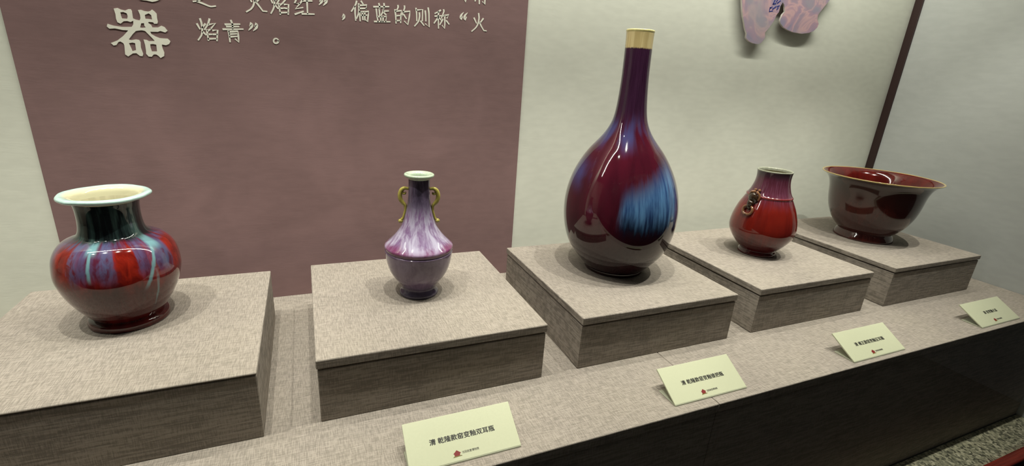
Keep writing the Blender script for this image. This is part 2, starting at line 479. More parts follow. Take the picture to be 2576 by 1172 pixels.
def fill2d(name, loops, depth, mat, parent=None, edge=None):
    """flat filled outline(s) in the xz plane (front towards -y), with thickness"""
    cu = bpy.data.curves.new(name, 'CURVE'); cu.dimensions = '2D'; cu.fill_mode = 'BOTH'; cu.extrude = depth / 2
    for L in loops:
        s = cu.splines.new('POLY'); s.points.add(len(L) - 1); s.use_cyclic_u = True
        for p, (a, b) in zip(s.points, L): p.co = (a, b, 0, 1)
    tmp = bpy.data.objects.new('tmp', cu); COL.objects.link(tmp)
    bpy.context.view_layer.update()
    me = bpy.data.meshes.new_from_object(tmp.evaluated_get(bpy.context.evaluated_depsgraph_get()))
    bpy.data.objects.remove(tmp); bpy.data.curves.remove(cu)
    me.transform(Matrix.Rotation(PI / 2, 4, 'X'))
    me.name = name; me.materials.clear()
    o = link(name, me, mat, parent)
    if edge:
        me.materials.append(edge)
        for p in me.polygons:
            if abs(p.normal.y) < 0.5: p.material_index = 1
    return o
def stroke_mesh(name, strokes, wid, y, thick, mat, parent, heads=False):
    """thin raised strokes on a wall facing -y"""
    bm = bmesh.new()
    for S in strokes:
        L = spline(S, 5) if len(S) > 2 and not heads else [Vector(p) for p in S]
        if heads: L = spline(S, 6)
        if len(S) > 2 and not heads and len(S) < 9:
            # keep the sharp corners of printed characters
            L = []
            for i, p in enumerate(S):
                L.append(Vector(p))
            L2 = [L[0]]
            for i in range(1, len(L) - 1):
                a, b, c = L[i - 1], L[i], L[i + 1]
                if (b - a).normalized().dot((c - b).normalized()) > 0.72:
                    L2 += [b + (a - b) * 0.3, b + (a - b) * 0.08 + (c - b) * 0.08, b + (c - b) * 0.3]
                else:
                    L2.append(b)
            L = L2 + [L[-1]]
        n = len(L)
        f0, f1, b0, b1 = [], [], [], []
        for i, p in enumerate(L):
            tg = (L[min(i + 1, n - 1)] - L[max(i - 1, 0)]).normalized()
            nm = Vector((-tg.y, tg.x))
            k = i / max(1, n - 1)
            ww = wid * (1.15 - 0.3 * k)
            if heads: ww = wid * (2.5 * (1 - k) ** 0.8 + 0.35) if heads == 1 else wid * (2.5 * k ** 0.8 + 0.35)
            e = tg * (wid * 0.35 if i == n - 1 else -wid * 0.35 if i == 0 else 0)
            for lst, sgn, yy in ((f0, 1, y - thick), (f1, -1, y - thick), (b0, 1, y), (b1, -1, y)):
                q = p + e + nm * sgn * ww / 2
                lst.append(bm.verts.new((q.x, yy, q.y)))
        for i in range(n - 1):
            bm.faces.new((f0[i], f0[i + 1], f1[i + 1], f1[i]))
            bm.faces.new((f0[i], b0[i], b0[i + 1], f0[i + 1]))
            bm.faces.new((f1[i], f1[i + 1], b1[i + 1], b1[i]))
        for i in (0, n - 1):
            bm.faces.new((f0[i], f1[i], b1[i], b0[i]))
    return link(name, finish(bm, name), mat, parent)
def text_mesh(name, body, size, mat, parent, off=0.0, space=1.0):
    cu = bpy.data.curves.new(name, 'FONT'); cu.body = body; cu.size = size; cu.extrude = 0.00015
    cu.align_x = 'CENTER'; cu.align_y = 'CENTER'; cu.space_character = space
    tmp = bpy.data.objects.new('tmp', cu); COL.objects.link(tmp)
    bpy.context.view_layer.update()
    me = bpy.data.meshes.new_from_object(tmp.evaluated_get(bpy.context.evaluated_depsgraph_get()))
    bpy.data.objects.remove(tmp); bpy.data.curves.remove(cu)
    me.name = name; me.materials.clear()
    if off:                                   # heavier weight: the same outlines laid down again a hair to each side
        bm = bmesh.new()
        for dx, dy in ((-off, 0), (off, 0), (0, -off * 0.5), (0, off * 0.5)):
            n0 = len(bm.verts); bm.from_mesh(me); bm.verts.ensure_lookup_table()
            for v in bm.verts[n0:]: v.co.x += dx; v.co.y += dy; v.co.z += dx * 0.05 + dy * 0.08
        bm.to_mesh(me); bm.free()
    xs = [v.co.x for v in me.vertices]; ys = [v.co.y for v in me.vertices]
    cx, cy = (min(xs) + max(xs)) / 2, (min(ys) + max(ys)) / 2
    for v in me.vertices: v.co.x -= cx; v.co.y -= cy
    return link(name, me, mat, parent), max(xs) - min(xs)

# ------------------------------------------------------------------ traced outlines on the back wall (x, z) in metres
BIG=[[(-0.8637, 0.6402), (-0.8576, 0.6418), (-0.8532, 0.6396), (-0.8462, 0.6385), (-0.8409, 0.6415), (-0.8372, 0.6419), (-0.8357, 0.6391), (-0.8358, 0.6314), (-0.8361, 0.6259), (-0.8323, 0.624), (-0.8256, 0.623), (-0.8237, 0.6271), (-0.8236, 0.6335), (-0.8256, 0.6415), (-0.8206, 0.6424), (-0.8151, 0.6407), (-0.8095, 0.6404), (-0.806, 0.6417), (-0.8026, 0.6447), (-0.7993, 0.6419), (-0.7962, 0.6381), (-0.7966, 0.6307), (-0.7962, 0.6233), (-0.7975, 0.6197), (-0.8026, 0.619), (-0.8043, 0.6216), (-0.8114, 0.6217), (-0.8125, 0.6199), (-0.8084, 0.6166), (-0.807, 0.6121), (-0.7972, 0.613), (-0.7913, 0.6165), (-0.7865, 0.6144), (-0.7823, 0.6082), (-0.7866, 0.6045), (-0.7944, 0.6067), (-0.7989, 0.6046), (-0.8115, 0.6038), (-0.8105, 0.5996), (-0.8043, 0.5959), (-0.7971, 0.5932), (-0.7843, 0.5934), (-0.7802, 0.5889), (-0.7831, 0.5834), (-0.7887, 0.5806), (-0.7954, 0.5815), (-0.7957, 0.5762), (-0.7936, 0.5668), (-0.7946, 0.5599), (-0.8012, 0.5556), (-0.8041, 0.5593), (-0.8075, 0.5619), (-0.8118, 0.5616), (-0.8158, 0.557), (-0.8209, 0.5571), (-0.8243, 0.5621), (-0.8236, 0.5674), (-0.8235, 0.5788), (-0.8246, 0.5886), (-0.8197, 0.5881), (-0.8162, 0.586), (-0.8064, 0.5873), (-0.8092, 0.5913), (-0.8148, 0.5983), (-0.8197, 0.6044), (-0.8254, 0.6053), (-0.8347, 0.6031), (-0.8405, 0.5971), (-0.8487, 0.5866), (-0.8448, 0.5856), (-0.8371, 0.5876), (-0.8322, 0.587), (-0.8304, 0.583), (-0.8314, 0.5735), (-0.8303, 0.5669), (-0.8291, 0.5613), (-0.831, 0.5569), (-0.8351, 0.5571), (-0.8402, 0.5619), (-0.8461, 0.561), (-0.8545, 0.5548), (-0.8588, 0.5582), (-0.8581, 0.5667), (-0.8574, 0.5752), (-0.8584, 0.5789), (-0.8628, 0.5818), (-0.8663, 0.5801), (-0.87, 0.5747), (-0.8746, 0.5734), (-0.8783, 0.5777), (-0.867, 0.5833), (-0.8567, 0.592), (-0.8469, 0.603), (-0.8566, 0.603), (-0.8675, 0.6048), (-0.8764, 0.6035), (-0.8797, 0.6073), (-0.8778, 0.612), (-0.8691, 0.6096), (-0.8557, 0.6086), (-0.8402, 0.61), (-0.837, 0.6149), (-0.836, 0.6214), (-0.8409, 0.6186), (-0.8459, 0.62), (-0.8517, 0.619), (-0.8572, 0.6141), (-0.8617, 0.6162), (-0.8629, 0.6224), (-0.8625, 0.6305)], [(-0.8544, 0.6345), (-0.8498, 0.6356), (-0.8445, 0.6337), (-0.8437, 0.6288), (-0.8452, 0.6241), (-0.8537, 0.6238), (-0.8543, 0.6287)], [(-0.8158, 0.6338), (-0.8091, 0.6372), (-0.8054, 0.6344), (-0.805, 0.6266), (-0.8106, 0.627), (-0.816, 0.627)], [(-0.8239, 0.6179), (-0.8192, 0.6188), (-0.8195, 0.6142), (-0.8175, 0.6111), (-0.8235, 0.6097), (-0.8271, 0.6103)], [(-0.8494, 0.5796), (-0.8438, 0.5812), (-0.8394, 0.5804), (-0.8397, 0.5677), (-0.8463, 0.5653), (-0.8479, 0.5731)], [(-0.8149, 0.5804), (-0.8102, 0.5813), (-0.8049, 0.5803), (-0.8054, 0.5678), (-0.8144, 0.5672), (-0.8154, 0.5747)]]
BIG2=[[(-0.8212, 0.6653), (-0.8195, 0.6601), (-0.809, 0.6599), (-0.8002, 0.6586), (-0.7942, 0.6602), (-0.7879, 0.6636), (-0.7838, 0.6695), (-0.7918, 0.6713), (-0.8086, 0.6685)]]
GLYPHS=[('zhi', [[(-0.7116, 0.6963), (-0.708, 0.6916)], [(-0.7257, 0.6829), (-0.7, 0.6873), (-0.7119, 0.6763), (-0.7241, 0.6685), (-0.7312, 0.667)], [(-0.7245, 0.6679), (-0.7134, 0.6643), (-0.7025, 0.6603), (-0.6937, 0.6624)]]), ('huo', [[(-0.6318, 0.689), (-0.6273, 0.6777)], [(-0.6195, 0.7003), (-0.6209, 0.6818), (-0.6247, 0.6698), (-0.6299, 0.6631), (-0.6383, 0.6576)], [(-0.6207, 0.6803), (-0.614, 0.671), (-0.6076, 0.6619), (-0.6004, 0.6618)], [(-0.6062, 0.6904), (-0.6178, 0.6787)]]), ('yan', [[(-0.5914, 0.6893), (-0.5881, 0.6797)], [(-0.5829, 0.6987), (-0.5837, 0.6859), (-0.5851, 0.6736), (-0.5882, 0.6662), (-0.5926, 0.6592)], [(-0.5764, 0.6931), (-0.5831, 0.6838)], [(-0.5837, 0.6766), (-0.5786, 0.67)], [(-0.5686, 0.7017), (-0.5731, 0.6899), (-0.58, 0.6788)], [(-0.5707, 0.6937), (-0.5591, 0.6957), (-0.5626, 0.6882), (-0.568, 0.6822)], [(-0.5764, 0.6795), (-0.5754, 0.6703), (-0.5749, 0.6588)], [(-0.5745, 0.6769), (-0.5692, 0.6807)], [(-0.574, 0.6708), (-0.5678, 0.6715)], [(-0.5655, 0.6789), (-0.5572, 0.6798), (-0.5594, 0.6604)], [(-0.566, 0.672), (-0.5596, 0.6716)], [(-0.5747, 0.6621), (-0.5602, 0.6639)]]), ('hong', [[(-0.5347, 0.7049), (-0.5454, 0.6832), (-0.5355, 0.6843)], [(-0.5258, 0.6965), (-0.5316, 0.688), (-0.5447, 0.6724), (-0.5298, 0.6767)], [(-0.5458, 0.6621), (-0.5292, 0.6693)], [(-0.5285, 0.6901), (-0.5107, 0.6917)], [(-0.5204, 0.6906), (-0.5209, 0.6657)], [(-0.5318, 0.6642), (-0.5079, 0.6659)]]), ('q1', [[(-0.4929, 0.6958), (-0.4911, 0.6945), (-0.4917, 0.6912), (-0.4962, 0.6859)], [(-0.4839, 0.6964), (-0.4817, 0.6952), (-0.4823, 0.6914), (-0.4875, 0.6857)]]), ('yan', [[(-0.7301, 0.6256), (-0.7262, 0.6167)], [(-0.7236, 0.6357), (-0.722, 0.6286), (-0.7218, 0.6179), (-0.7241, 0.6054), (-0.7314, 0.5954)], [(-0.7158, 0.6269), (-0.7217, 0.6195)], [(-0.7219, 0.6117), (-0.7168, 0.6064)], [(-0.7071, 0.6369), (-0.7108, 0.6266), (-0.7181, 0.6163)], [(-0.7094, 0.6263), (-0.6975, 0.6298), (-0.7067, 0.6189)], [(-0.7142, 0.6159), (-0.714, 0.6062), (-0.7137, 0.5961)], [(-0.7127, 0.6141), (-0.7075, 0.618)], [(-0.7124, 0.6075), (-0.7062, 0.6081)], [(-0.7035, 0.6157), (-0.695, 0.6172), (-0.6984, 0.5966)], [(-0.7036, 0.6083), (-0.697, 0.6089)], [(-0.7134, 0.5989), (-0.6987, 0.6005)]]), ('qing', [[(-0.6689, 0.6379), (-0.6667, 0.6307), (-0.6673, 0.622)], [(-0.6801, 0.6295), (-0.6536, 0.6323)], [(-0.678, 0.6254), (-0.6559, 0.6274)], [(-0.6848, 0.6197), (-0.6485, 0.6231)], [(-0.6755, 0.6182), (-0.6749, 0.6096), (-0.6749, 0.5965)], [(-0.6746, 0.6159), (-0.6584, 0.6181), (-0.6583, 0.6078), (-0.6587, 0.597), (-0.6645, 0.6025)], [(-0.674, 0.6112), (-0.6612, 0.6131)], [(-0.6742, 0.6061), (-0.661, 0.608)]]), ('q1', [[(-0.6339, 0.6337), (-0.6317, 0.6328), (-0.6325, 0.6283), (-0.6377, 0.6223)], [(-0.6244, 0.6338), (-0.6226, 0.6328), (-0.6234, 0.6276), (-0.629, 0.6219)]]), ('o', [[(-0.5831, 0.6056), (-0.5836, 0.6037), (-0.5847, 0.6021), (-0.5863, 0.6009), (-0.5881, 0.6004), (-0.5899, 0.6006), (-0.5913, 0.6016), (-0.5921, 0.603), (-0.5923, 0.6048), (-0.5918, 0.6067), (-0.5907, 0.6083), (-0.5891, 0.6095), (-0.5873, 0.61), (-0.5856, 0.6098), (-0.5842, 0.6088), (-0.5833, 0.6074), (-0.5831, 0.6056)]]), ('c1', [[(-0.4481, 0.6687), (-0.4464, 0.6679), (-0.4462, 0.6647), (-0.4493, 0.6603)]]), ('pian', [[(-0.4179, 0.7012), (-0.42, 0.6941), (-0.4297, 0.6796)], [(-0.4216, 0.6905), (-0.4222, 0.6758), (-0.4213, 0.6619)], [(-0.4081, 0.7023), (-0.4043, 0.6972)], [(-0.4138, 0.6965), (-0.4134, 0.6865), (-0.4145, 0.6766), (-0.4193, 0.666)], [(-0.4124, 0.6935), (-0.3962, 0.6959), (-0.3983, 0.6877)], [(-0.4123, 0.6873), (-0.3983, 0.6887)], [(-0.4121, 0.681), (-0.4121, 0.6712), (-0.4117, 0.6617)], [(-0.4111, 0.6804), (-0.3925, 0.683), (-0.3944, 0.6716), (-0.3954, 0.6615), (-0.3998, 0.665)], [(-0.4067, 0.6795), (-0.4057, 0.6648)], [(-0.4012, 0.68), (-0.4017, 0.6645)], [(-0.4102, 0.6735), (-0.3973, 0.6748)]]), ('lan', [[(-0.3811, 0.694), (-0.3478, 0.6975)], [(-0.3697, 0.7016), (-0.3679, 0.6968), (-0.3684, 0.6911)], [(-0.3583, 0.7028), (-0.3577, 0.6972), (-0.3601, 0.6916)], [(-0.3756, 0.6897), (-0.3747, 0.6785)], [(-0.3692, 0.6903), (-0.3683, 0.6777)], [(-0.3601, 0.6913), (-0.3606, 0.6863), (-0.3649, 0.6787)], [(-0.3594, 0.6871), (-0.3487, 0.6885)], [(-0.3584, 0.6836), (-0.3542, 0.6798)], [(-0.3744, 0.676), (-0.3725, 0.6637)], [(-0.3726, 0.6744), (-0.3532, 0.6763), (-0.3553, 0.6653)], [(-0.3665, 0.6743), (-0.366, 0.6643)], [(-0.3608, 0.6748), (-0.3614, 0.6647)], [(-0.3804, 0.6633), (-0.3457, 0.6659)]]), ('de', [[(-0.327, 0.7022), (-0.3263, 0.6984), (-0.3302, 0.6915)], [(-0.3337, 0.6926), (-0.3323, 0.6791), (-0.3318, 0.6643)], [(-0.3326, 0.6895), (-0.319, 0.6923), (-0.3207, 0.6802), (-0.3212, 0.6664)], [(-0.3304, 0.6803), (-0.3234, 0.6814)], [(-0.3313, 0.6698), (-0.3219, 0.671)], [(-0.3122, 0.7027), (-0.3115, 0.6985), (-0.3191, 0.6804)], [(-0.3147, 0.6902), (-0.2994, 0.6928), (-0.301, 0.6807), (-0.3046, 0.6635), (-0.3121, 0.6701)], [(-0.314, 0.6845), (-0.3081, 0.6764)]]), ('ze', [[(-0.2854, 0.7006), (-0.2839, 0.691), (-0.2835, 0.6743)], [(-0.2839, 0.6969), (-0.2697, 0.6994), (-0.2704, 0.6755)], [(-0.2774, 0.6917), (-0.2766, 0.6847), (-0.2789, 0.6733), (-0.2885, 0.6622)], [(-0.2743, 0.6741), (-0.2665, 0.6656)], [(-0.2636, 0.6973), (-0.2624, 0.6876), (-0.2619, 0.6756)], [(-0.2567, 0.7042), (-0.2546, 0.6939), (-0.254, 0.6628), (-0.2626, 0.6692)]]), ('cheng', [[(-0.2269, 0.7024), (-0.2316, 0.6987), (-0.2402, 0.6943)], [(-0.2401, 0.6883), (-0.2252, 0.6905)], [(-0.2316, 0.6984), (-0.2322, 0.6849), (-0.2311, 0.6627)], [(-0.2322, 0.6863), (-0.2419, 0.6729)], [(-0.2306, 0.6861), (-0.225, 0.6813)], [(-0.2194, 0.7042), (-0.2182, 0.7012), (-0.2243, 0.6856)], [(-0.2196, 0.6911), (-0.2061, 0.6949), (-0.2107, 0.6869)], [(-0.2164, 0.6907), (-0.2157, 0.6764), (-0.2163, 0.6634), (-0.222, 0.6693)], [(-0.221, 0.6831), (-0.228, 0.6709)], [(-0.2122, 0.681), (-0.2056, 0.6741)]]), ('q2', [[(-0.1702, 0.7032), (-0.1753, 0.6969), (-0.176, 0.6918), (-0.1735, 0.6905)], [(-0.1603, 0.7031), (-0.1659, 0.6971), (-0.1665, 0.6919), (-0.1636, 0.6904)]]), ('huo', [[(-0.1425, 0.6936), (-0.1362, 0.6828)], [(-0.1312, 0.7049), (-0.1295, 0.6948), (-0.1315, 0.6821), (-0.1362, 0.6728), (-0.1472, 0.6633)], [(-0.1189, 0.6944), (-0.1261, 0.6848)], [(-0.1283, 0.6854), (-0.1228, 0.6762), (-0.1159, 0.6675), (-0.1095, 0.6673)]]), ('frag', [[(-0.1692, 0.734), (-0.1657, 0.7273), (-0.1635, 0.736)]]), ('frag', [[(-0.1393, 0.7373), (-0.1416, 0.7317)], [(-0.1311, 0.7411), (-0.1305, 0.7268)], [(-0.1162, 0.7434), (-0.1166, 0.7268), (-0.122, 0.732)]])]
SHARD=[(0.6967, 0.8241), (0.7021, 0.809), (0.7072, 0.7948), (0.716, 0.7772), (0.7232, 0.7654), (0.732, 0.7487), (0.7437, 0.7345), (0.7438, 0.7218), (0.7597, 0.7128), (0.7801, 0.7086), (0.7994, 0.7084), (0.8102, 0.711), (0.8219, 0.7231), (0.8252, 0.7312), (0.8192, 0.7436), (0.8321, 0.7577), (0.8464, 0.7796), (0.8534, 0.7995), (0.8604, 0.8079), (0.8611, 0.8232), (0.8673, 0.8365), (0.8765, 0.8299), (0.8868, 0.8118), (0.8783, 0.802), (0.8738, 0.7861), (0.8769, 0.7774), (0.8949, 0.766), (0.9172, 0.7601), (0.9434, 0.7558), (0.9856, 0.7548), (1.0155, 0.7601), (1.0382, 0.7682), (1.0508, 0.7802), (1.0529, 0.7912), (1.041, 0.8048), (1.0401, 0.8181), (1.0599, 0.844), (1.0771, 0.8657), (1.0911, 0.8844), (1.0708, 0.9171), (1.0021, 0.9291), (0.9022, 0.9239), (0.7921, 0.9075), (0.7072, 0.885), (0.6846, 0.8527)]
MARKS=[[(0.8333, 0.8416), (0.8307, 0.835), (0.8275, 0.8272)], [(0.8276, 0.8269), (0.8392, 0.8299)], [(0.8454, 0.8316), (0.8555, 0.8392)], [(0.8445, 0.8428), (0.8395, 0.8347)], [(0.8186, 0.8162), (0.8181, 0.8049), (0.8311, 0.8077)], [(0.8192, 0.8144), (0.8265, 0.8186)], [(0.8303, 0.813), (0.8431, 0.8213)], [(0.8487, 0.8219), (0.8555, 0.8251)], [(0.8486, 0.8137), (0.8528, 0.8185)]]
# ------------------------------------------------------------------ the setting
XL, XS, YC, ZF, ZT = -2.3, 1.557, -0.6874, -0.386, 1.5
GY = -0.79
def struct(o): o['kind'] = 'structure'; return o
struct(box('wall_back', XL, XS + 0.05, 0.0, 0.05, ZF, ZT, M_WALL))
struct(box('wall_right', XS, XS + 0.05, GY, -0.0005, ZF, ZT, M_SIDE))
struct(box('wall_left', XL - 0.05, XL, GY, 0.05, ZF, ZT, M_WALL))  # unseen end wall of the case, added to bounce light
struct(box('ceiling', XL - 0.05, XS + 0.05, GY, 0.05, ZT, ZT + 0.04, M_ROOF))
struct(box('trim_1', XS - 0.006, XS, -0.029, -0.0006, 0.0, ZT, M_TRIM, None, 0.0015))
struct(box('floor', XL - 1.5, XS + 1.5, -4.0, 0.05, -1.05, -1.0, M_FLOOR))
# granite ledge in front of the counter, the red rail and the glass that stands on it
struct(box('trim_2', XL, XS, -0.776, YC + 0.0, ZF - 0.03, ZF, M_GRANITE))
struct(box('trim_3', XL, XS, -0.806, -0.7765, ZF - 0.045, ZF + 0.004, M_RAIL, None, 0.004))
struct(box('wall_front', XL, XS, -0.80, -0.74, -1.0, ZF - 0.046, M_ROOF))
struct(box('window_1', XL, XS, GY - 0.004, GY + 0.004, ZF + 0.004, ZT, M_GLASS))

# ------------------------------------------------------------------ linen covered counter
XG = 0.1525
cnt = tag(empty('display_counter', (0, 0, ZF)), 'long low counter covered in taupe linen, carrying the pedestals and name cards', 'counter')
for x0, x1 in ((XL + 0.001, XG - 0.0006), (XG + 0.0006, XS - 0.001)):
    box('top_board', x0, x1, YC, -0.0005, -ZF - 0.021, -ZF, M_LINEN, cnt, 0.0018)
    box('front_board', x0, x1, YC + 0.003, YC + 0.03, 0.0, -ZF - 0.0225, M_LINEN, cnt, 0.0012)
box('core', XL + 0.002, XS - 0.002, YC + 0.031, -0.001, 0.0, -ZF - 0.022, M_LINEN, cnt)

# ------------------------------------------------------------------ text panel on the back wall
pan = tag(empty('text_panel', (0, 0, 0)), 'tall mauve text panel with cream Chinese characters on the back wall', 'sign')
box('board', -1.0300, 0.0, -0.0025, -0.0003, 0.0, 1.38, M_PANEL, pan, 0.0004, seg=1)
PY = -0.0026
o = fill2d('large_character', BIG, 0.0010, M_LETTER, pan); o.location.y = PY - 0.0005
o = fill2d('large_character', BIG2, 0.0010, M_LETTER, pan); o.location.y = PY - 0.0005
for k, S in GLYPHS:
    heads = 1 if k in ('q1', 'c1') else 2 if k == 'q2' else False
    stroke_mesh('punctuation_mark' if k in ('q1', 'c1', 'q2', 'o') else 'character', S, 0.0032, PY, 0.0006, M_LETTER, pan, heads)

# ------------------------------------------------------------------ cut-out shard picture on the wall
sh = tag(empty('wall_cutout', (0, 0, 0)), 'marbled pink and lilac lobed cut-out with blue marks standing off the wall', 'wall decoration')
o = fill2d('board', [SHARD], 0.006, M_SHARD, sh, M_SHARDEDGE); o.location.y = -0.014
stroke_mesh('blue_mark', MARKS, 0.0036, -0.0171, 0.0004, M_BLUE, sh)
cx = sum(p[0] for p in SHARD) / len(SHARD); cz = sum(p[1] for p in SHARD) / len(SHARD)
for dx in (-0.12, 0.13):
    box('standoff', cx + dx - 0.01, cx + dx + 0.01, -0.0112, -0.0003, cz + 0.05, cz + 0.07, M_SHARDEDGE, sh)

# ------------------------------------------------------------------ pedestals
def pedestal(xl, xr, yf, yb, h, label, lid=0.0165, flap=True, over=0.002):
    cx, cy = (xl + xr) / 2, (yf + yb) / 2
    p = tag(empty('pedestal', (cx, cy, 0)), label, 'pedestal', 'linen covered pedestals')
    a, b = (xr - xl) / 2, (yb - yf) / 2
    i = over
    box('base', -a + i, a - i, -b + i, b - i, 0.0, h - lid - (0.0030 if lid > 0.01 else 0.0012), M_LINEN, p, 0.0016)
    box('joint', -a + 0.009, a - 0.009, -b + 0.009, b - 0.009, h - lid - 0.004, h - lid + 0.001, M_LINEN, p)
    box('lid', -a, a, -b, b, h - lid, h, M_LINEN, p, 0.0022, seg=3)
    if flap:
        box('fabric_flap', -a + i - 0.0012, -a + i + 0.001, -b + i + 0.0005, -b + i + 0.034, 0.0012, h - lid - 0.003, M_LINEN, p, 0.0005)
    return p
pedestal(-1.0453, -0.6345, -0.5149, -0.1156, 0.1198, 'wide linen pedestal at the far left, under the red and blue squat jar', 0.004, False, 0.0005)
pedestal(-0.5522, -0.1373, -0.5095, -0.1036, 0.1200, 'linen pedestal under the small lavender vase with two ears', 0.0165, False)
pedestal(-0.0562, 0.3625, -0.5062, -0.0953, 0.1184, 'linen pedestal under the tall plum long-necked bottle')
pedestal(0.4408, 0.8703, -0.5032, -0.0871, 0.1190, 'linen pedestal under the small red pear-shaped vase')
pedestal(0.9655, 1.4059, -0.5049, -0.0600, 0.1204, 'linen pedestal at the far right, under the wide oxblood bowl', 0.014)

# ------------------------------------------------------------------ squat jar
H1 = 0.1200
v1 = tag(empty('squat_jar', (-0.8484, -0.2770, 0.1200)), 'squat wide-mouthed jar with dark neck, red belly and blue glaze runs', 'jar')
body1 = [(0.0500, 0.0155), (0.0530, 0.019), (0.0595, 0.028), (0.0691, 0.044), (0.0768, 0.060), (0.0824, 0.076), (0.0856, 0.090), (0.0863, 0.100), (0.0855, 0.112), (0.0836, 0.124),
         (0.0800, 0.134), (0.0745, 0.143), (0.0670, 0.150), (0.0570, 0.1555), (0.0480, 0.1605), (0.0440, 0.168), (0.0422, 0.180), (0.0418, 0.194), (0.0423, 0.206), (0.0440, 0.216)]
lathe('body', [(p.x, p.y) for p in spline(body1, 5)], M_V1, v1, 144)
foot1 = [(0.0, 0.004), (0.050, 0.004), (0.053, 0.0), (0.0565, 0.0), (0.0582, 0.003), (0.0580, 0.009), (0.0560, 0.0125), (0.0515, 0.0150), (0.0500, 0.0156)]
lathe('foot_ring', [(p.x, p.y) for p in spline(foot1, 3)], M_V1, v1)
def wav1(a, r, z):
    k = max(0.0, (r - 0.046) / 0.015)
    return ((0.0005 * math.sin(3 * a + 0.6) + 0.0004 * math.sin(11 * a)) * k, (0.0006 * math.sin(4 * a + 2.0)) * k)
rim1 = [(0.0440, 0.2155), (0.0500, 0.2190), (0.0570, 0.2205), (0.0603, 0.2222), (0.0612, 0.2245), (0.0600, 0.2268), (0.0560, 0.2280), (0.0500, 0.2270), (0.0455, 0.2250), (0.0425, 0.2210), (0.0400, 0.212)]
lathe('rim', [(p.x, p.y) for p in spline(rim1, 4)], M_V1RIM, v1, 144, (0, 0), wav1)
in1 = [(0.0400, 0.2125), (0.0378, 0.200), (0.0375, 0.185), (0.0385, 0.172), (0.0430, 0.160), (0.0600, 0.148), (0.0740, 0.130), (0.0790, 0.105), (0.0740, 0.075), (0.0600, 0.040), (0.040, 0.018), (0.0, 0.014)]
lathe('inner_wall', [(p.x, p.y) for p in spline(in1, 3)], M_V1IN, v1)

# ------------------------------------------------------------------ lavender two-eared vase
v2 = tag(empty('eared_vase', (-0.3427, -0.3054, 0.1200)), 'small lavender and purple vase with two olive scroll ears', 'vase')
b2 = [(0.0345, 0.0165), (0.0362, 0.021), (0.0410, 0.0275), (0.0470, 0.035), (0.0530, 0.043), (0.0585, 0.053), (0.0632, 0.066), (0.0662, 0.080), (0.0680, 0.093), (0.0684, 0.0968)]
b2b = [(0.0684, 0.0968), (0.0672, 0.0980), (0.0672, 0.1005), (0.0686, 0.1030), (0.0690, 0.1062), (0.0682, 0.1085)]
b2c = [(0.0682, 0.1085), (0.0640, 0.1125), (0.0555, 0.1205), (0.0480, 0.1290), (0.0410, 0.1385), (0.0350, 0.1490), (0.0305, 0.160), (0.0272, 0.172), (0.0247, 0.184), (0.0228, 0.196), (0.0217, 0.208), (0.0211, 0.220), (0.0209, 0.232), (0.0208, 0.245)]
lathe('body', [(p.x, p.y) for L in (spline(b2, 4), spline(b2b, 3)[1:], spline(b2c, 4)[1:]) for p in L], M_V2, v2, 128)
lathe('foot_ring', [(p.x, p.y) for p in spline([(0.0, 0.003), (0.031, 0.003), (0.033, 0.0), (0.0385, 0.0), (0.0402, 0.003), (0.0392, 0.0075), (0.0362, 0.0115), (0.0346, 0.0150), (0.0345, 0.0166)], 3)], M_V2, v2)
lathe('rim', [(p.x, p.y) for p in spline([(0.0208, 0.2445), (0.0250, 0.2480), (0.0282, 0.2498), (0.0294, 0.2522), (0.0285, 0.2545), (0.0255, 0.2552), (0.0222, 0.2536), (0.0190, 0.2500), (0.0178, 0.244)], 4)], M_V2RIM, v2)
lathe('inner_wall', [(p.x, p.y) for p in spline([(0.0178, 0.2445), (0.0172, 0.225), (0.0185, 0.20), (0.0230, 0.172), (0.0360, 0.140), (0.060, 0.108), (0.060, 0.080), (0.045, 0.040), (0.020, 0.016), (0.0, 0.014)], 3)], M_V2RIM, v2)
sd = Vector((math.cos(math.radians(-12.24)), math.sin(math.radians(-12.24)), 0))
def ear(sgn, arc, curl, ball):
    f = lambda q: tuple(sd * (sgn * q[0]) + Vector((0, 0, q[1])))
    e = tube('ear', [f(q) for q in arc], [0.0028, 0.0036, 0.0042, 0.0044, 0.0044, 0.0040, 0.0034, 0.0028, 0.0026, 0.0026, 0.0030], M_V2EAR, v2)
    tube('ear_scroll', [f(q) for q in curl], [0.0026, 0.0028, 0.0026, 0.0022, 0.0018], M_V2EAR, e)
    blob('ear_knob', f(ball), (0.0048, 0.0048, 0.0044), M_V2EAR, e, None, 0.15)
arc = [(0.0205, 0.2240), (0.0285, 0.2250), (0.0342, 0.2212), (0.0372, 0.2120), (0.0362, 0.2025), (0.0315, 0.1950), (0.0272, 0.1895), (0.0268, 0.1800), (0.0290, 0.1715), (0.0315, 0.1640), (0.0352, 0.1600)]
curl = [(0.0290, 0.2240), (0.0325, 0.2200), (0.0318, 0.2150), (0.0278, 0.2140), (0.0262, 0.2175)]
ear(1, arc, curl, (0.0366, 0.1588))
ear(-1, arc, curl, (0.0366, 0.1575))

